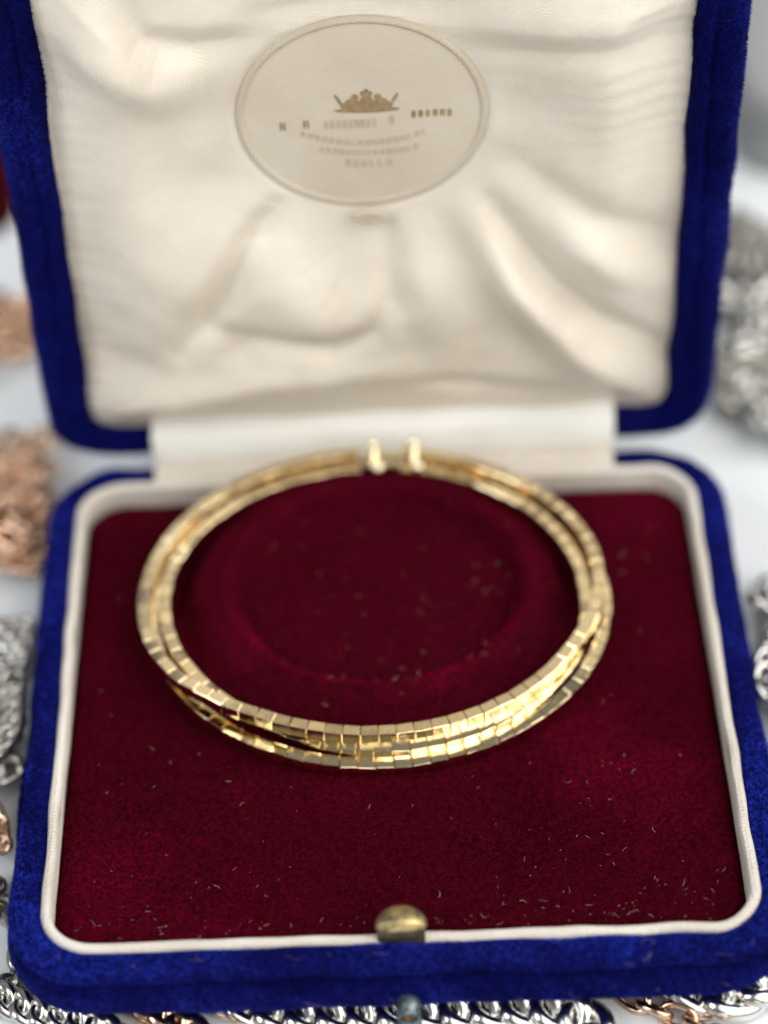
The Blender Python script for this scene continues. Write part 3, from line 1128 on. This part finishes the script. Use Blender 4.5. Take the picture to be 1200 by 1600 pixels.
def chain(label, group, pts, L, W, r, mkey, style='curb', hi=False, name='chain', cat='chain', seed=1, ribbed=False):
    key = (L, W, r, mkey, style, hi)
    if key not in MESHES:
        me = link_mesh(L, W, r, 42 if style == 'curb' else 0, 30 if hi else 16, 12 if hi else 7)
        me.materials.append(M[mkey])
        MESHES[key] = me
    me = MESHES[key]
    path = smooth_path(pts)
    cum = [0]
    for i in range(len(path) - 1):
        cum.append(cum[-1] + (path[i + 1] - path[i]).length)
    pitch_ = L - 2.05 * 2 * r * (1.0 if style == 'cable' else 1.0)
    n = max(2, int(cum[-1] / pitch_))
    root = empty(name, tuple(path[0]))
    tag(root, label, cat, group)
    rl = path[0] * S
    xs, ys, zs = ([p[i] for p in path] for i in range(3))
    rd = random.Random(seed)
    for q in range(n):
        s_ = q * pitch_ + pitch_ / 2
        p = Vector((np.interp(s_, cum, xs), np.interp(s_, cum, ys), np.interp(s_, cum, zs)))
        p2 = Vector((np.interp(s_ + 1, cum, xs), np.interp(s_ + 1, cum, ys), np.interp(s_ + 1, cum, zs)))
        p1 = Vector((np.interp(s_ - 1, cum, xs), np.interp(s_ - 1, cum, ys), np.interp(s_ - 1, cum, zs)))
        X = (p2 - p1).normalized()
        Y = Vector((0, 0, 1)).cross(X).normalized(); Z = X.cross(Y)
        ro = R((18 if style == 'curb' else (45 if q % 2 else -45)) + rd.gauss(0, 6))
        Y2 = Y * math.cos(ro) + Z * math.sin(ro); Z2 = X.cross(Y2)
        mt = Matrix((X, Y2, Z2)).transposed().to_4x4()
        mt.translation = p * S - rl
        o = bpy.data.objects.new('link', me)
        C.objects.link(o)
        o.parent = root
        o.matrix_local = mt
    return root


T0 = TZ
# in front, half under the box edge (they carry the box)
chain('thick polished silver curb chain running under the middle of the front edge of the box', None,
      [(-24, 1.5, T0 + 2.1), (-18, -1.6, T0 + 2.1), (-12, -2.8, T0 + 2.1), (-6, -3.0, T0 + 2.1), (2, -3.2, T0 + 2.1), (10, -3.0, T0 + 2.1), (18, -3.4, T0 + 2.2), (23, -6.5, T0 + 2.1), (24, -14, T0 + 2.1)],
      8.6, 7.0, 1.15, 'silver', 'curb', True)
chain('rose gold chain of slim links coming out from under the front right of the box', None,
      [(21, 6, T0 + 1.2), (27, 0.5, T0 + 1.2), (31, -3.2, T0 + 1.2), (36, -5.6, T0 + 1.2), (41, -11, T0 + 1.2), (44, -20, T0 + 1.2)],
      5.4, 4.0, 0.55, 'rose', 'cable', True)
chain('heavy silver curb chain at the bottom right corner of the photo', None,
      [(33, 3, T0 + 2.5), (37, -1.4, T0 + 2.6), (42, -2.4, T0 + 2.6), (48, 1.5, T0 + 2.6), (54, 9, T0 + 2.5), (60, 14, T0 + 2.2)],
      9.5, 7.4, 1.25, 'silver', 'curb', True)
chain('silver curb chain of medium round links at the bottom left below the box corner', None,
      [(-58, 2, T0 + 1.8), (-52, 1.6, T0 + 1.8), (-46.5, -1.2, T0 + 1.9), (-41, -2.6, T0 + 1.9), (-36, -5.5, T0 + 1.8), (-33, -12, T0 + 1.8)],
      5.6, 4.6, 0.75, 'silver', 'curb', True)
chain('flat rose gold curb chain under the left part of the front edge of the box', None,
      [(-39, 6, T0 + 1.8), (-34.5, 0.5, T0 + 2.0), (-29.5, -2.8, T0 + 2.0), (-25.5, -6, T0 + 1.9), (-24, -13, T0 + 1.8)],
      7.0, 4.6, 1.0, 'rose', 'curb', True)
chain('oxidised silver chain with thin links just left of the box corner', None,
      [(-64, -4, T0 + 1.2), (-56, -2, T0 + 1.3), (-50, 4, T0 + 1.3), (-49.5, 11, T0 + 1.4), (-53, 16, T0 + 1.2), (-62, 18, T0 + 1.2)],
      5.2, 4.2, 0.6, 'silver_dull', 'cable', True)


def heap(x0, x1, y0, y1, spec, items, group, seed):
    """chains wandering over one another, each keeping mostly to its own band from front to back"""
    rd = random.Random(seed)
    n = len(items)
    for i, (mk, label) in enumerate(items):
        L, W, r, style = spec[i % len(spec)]
        ya = y0 + (y1 - y0) * i / n - 2; yb = y0 + (y1 - y0) * (i + 1) / n + 2
        ang = rd.uniform(0, 2 * math.pi)
        x, y = rd.uniform(x0, x1), rd.uniform(ya, yb)
        pts = []
        for k_ in range(21):
            pts.append((x, y, T0 + W * 0.4 + 0.22 * k_ + rd.uniform(0, 0.3)))
            ang += rd.gauss(0, 1.1)
            x += 6.5 * math.cos(ang); y += 6.5 * math.sin(ang)
            if x < x0 or x > x1:
                x = min(max(x, x0), x1); ang = math.pi - ang
            if y < ya or y > yb:
                y = min(max(y, ya), yb); ang = -ang
        chain(label, group, pts, L, W, r, mk, style, False, seed=seed + i)


silver_spec = [(4.8, 3.8, 0.62, 'curb'), (4.0, 3.1, 0.5, 'cable'), (5.8, 4.6, 0.78, 'curb'), (4.4, 3.6, 0.58, 'curb')]
rose_spec = [(4.2, 3.2, 0.5, 'curb'), (5.2, 4.0, 0.6, 'cable'), (3.6, 3.0, 0.45, 'curb')]
heap(-70, -53, 14, 62, silver_spec, [
    ('silver_dull', 'blurred dark silver curb chain left of the box, nearest to its front corner'),
    ('rose', 'blurred rose gold cable chain left of the box between two grey silver chains'),
    ('silver_dull', 'blurred coarse grey silver chain left of the box, just behind the rose gold one'),
    ('silver', 'blurred bright silver chain left of the box level with the front of the bangle')], 'chains heaped left of the box', 5)
heap(-72, -52, 76, 100, rose_spec, [
    ('rose', 'blurred rose gold curb chain at the near edge of the copper coloured heap'),
    ('rose', 'blurred rose gold cable chain lying second from the front in the copper coloured heap'),
    ('rose', 'blurred fine rose gold chain in the middle of the copper coloured heap'),
    ('rose', 'blurred rose gold curb chain second from the back of the copper heap'),
    ('rose', 'blurred rose gold chain at the far edge of the copper coloured heap')], 'rose gold chains heaped left of the hinge', 25)
heap(-66, -57, 122, 134, rose_spec, [
    ('rose', 'small pale pink gold chain lying alone on the white table behind the lid')], None, 35)
heap(54.5, 74, 96, 150, silver_spec, [
    ('silver', 'blurred silver curb chain at the near end of the heap right of the lid'),
    ('silver_dull', 'blurred silver cable chain second from the front in the heap right of the lid'),
    ('silver', 'blurred large-linked silver chain halfway along the heap right of the lid'),
    ('silver_dull', 'blurred silver curb chain second from the back, right of the lid'),
    ('silver_dull', 'blurred grey silver chain at the far end of the heap below the grey box')], 'silver chains heaped right of the lid', 45)
heap(52.5, 70, 26, 66, silver_spec, [
    ('silver', 'blurred silver curb chain nearest the camera in the heap right of the box base'),
    ('silver', 'blurred silver cable chain second from the front, right of the box base'),
    ('silver', 'blurred large-linked silver chain third from the front, right of the box base'),
    ('silver', 'blurred silver curb chain at the far end of the heap right of the box base')], 'silver chains heaped right of the base', 55)

# far things behind: a maroon case at the left, a grey ring box at the right


def soft_block(x0, x1, y0, y1, z0, z1, r_, mt, name, label, cat, lidline=True):
    root = empty(name, ((x0 + x1) / 2, (y0 + y1) / 2, z0))
    tag(root, label, cat)
    rl = Vector(((x0 + x1) / 2, (y0 + y1) / 2, z0)) * S
    P, Nn = rrect(x0 + 2, x1 - 2, y0 + 2, y1 - 2, r_, 12, 8)
    zm = z0 + (z1 - z0) * 0.55
    for nm, za, zb in (('base', z0, zm - 0.4), ('lid', zm + 0.4, z1)):
        pr = fine_profile([(-6, za), (1.2, za), (2, za + 0.9), (2, (za + zb) / 2), (2, zb - 1.2), (1.0, zb - 0.1), (-6, zb)], 2)
        V, F = sweep(P, Nn, pr, 0.0)
        k = len(pr)
        F.append([i * k + k - 1 for i in range(len(P))])
        F.append([i * k for i in range(len(P))][::-1])
        o = obj(nm, mesh(nm, V, F), mt, root)
        o.location = -rl
    V, F = sweep(P, Nn, [(0.9, zm - 0.9), (0.9, zm + 0.9)], 0.0)
    o = obj('seam', mesh('seam', V, F), mt, root)
    o.location = -rl


soft_block(-150, -62.5, 156, 230, T0 + 0.02, T0 + 26, 6, M['maroon'], 'ring_box', 'dark maroon closed case blurred at the left edge behind the lid', 'case')
soft_block(64, 150, 166, 205, T0 + 0.02, T0 + 16, 6, M['grey'], 'gift_box', 'plain grey closed box blurred behind the lid at the upper right', 'box')

# ------------------------------------------------------------------ lint and stray hairs


def fibres(name, spots, rad, mt, label=None):
    """each spot: (origin, normal, length) -> a thin curved three-sided fibre"""
    rd = random.Random(99)
    v, f = [], []
    for (o_, nn_, ln) in spots:
        nn_ = Vector(nn_).normalized()
        s1 = nn_.orthogonal().normalized(); s2 = nn_.cross(s1)
        a = rd.uniform(0, 6.28)
        p = Vector(o_)
        k_ = 6
        curl = rd.gauss(0, rd.choice([0.1, 0.3, 0.6]))
        pr = rad * rd.uniform(0.7, 1.3)
        lift = rd.uniform(-0.1, 0.25)
        b0 = len(v)
        for q in range(k_):
            d = (s1 * math.cos(a) + s2 * math.sin(a) + nn_ * lift).normalized()
            sd = d.cross(nn_).normalized()
            rr = pr * (1 if 0 < q < k_ - 1 else 0.4)
            for t in range(3):
                w_ = 2.094 * t
                v.append(tuple(p + sd * rr * math.cos(w_) + nn_ * rr * math.sin(w_)))
            p = p + d * ln / k_
            a += curl + rd.gauss(0, 0.25)
            lift += rd.gauss(0, 0.08)
        for q in range(k_ - 1):
            for t in range(3):
                f.append((b0 + q * 3 + t, b0 + q * 3 + (t + 1) % 3, b0 + (q + 1) * 3 + (t + 1) % 3, b0 + (q + 1) * 3 + t))
    o = obj(name, mesh(name, v, f), mt)
    tag(o, kind='stuff')
    if label:
        o['label'] = label
    return o


spots = []
rd = random.Random(3)
while len(spots) < 280:
    x, y = rd.uniform(-41, 41), rd.uniform(3.4, 78)
    if rd.random() < 0.45:
        cx_, cy_ = ((26, 12), (30, 24), (18, 8), (-20, 7), (36, 6), (5, 46), (-34, 5), (10, 62))[rd.randrange(8)]
        x, y = rd.gauss(cx_, 4.5), rd.gauss(cy_, 4)
    if rd.random() < 0.25:
        y = 2.6 + abs(rd.gauss(0, 2.5))
    if not (-42 < x < 42 and 3 < y < 78):
        continue
    e = math.hypot((x - BCX) / 33, (y - BCY) / 26.5)
    if 0.84 < e < 1.10:
        continue
    z = float(pad_z(np.array([x]), np.array([y]))[0]) + 0.42
    spots.append(((x, y, z), (rd.gauss(0, .15), rd.gauss(0, .15), 1), rd.choice([0.2, 0.3, 0.4, 0.6, 0.9, 1.3])))
fibres('lint', spots, 0.021, M['lint'], 'pale lint and stray fibres scattered on the red velvet pad')
spots = []
for _ in range(30):
    x = rd.uniform(-44, 44)
    spots.append(((x, rd.uniform(-4.6, -1.0), 0.2), (0, -0.5, 1), rd.choice([0.8, 1.4, 2.4, 3.4])))
spots = [((p[0][0], -5.3 + 0.0 * p[0][1], -5.5 + rd.uniform(-1.5, 2.0)), (0, -1, 0.1), p[2]) if i % 2 else ((p[0][0], p[0][1], 0.75 if p[0][1] > -3 else 0.45), p[1], p[2]) for i, p in enumerate(spots)]
fibres('loose_hairs', spots, 0.010, M['lint'], 'fine pale hairs caught on the blue velvet front of the box')
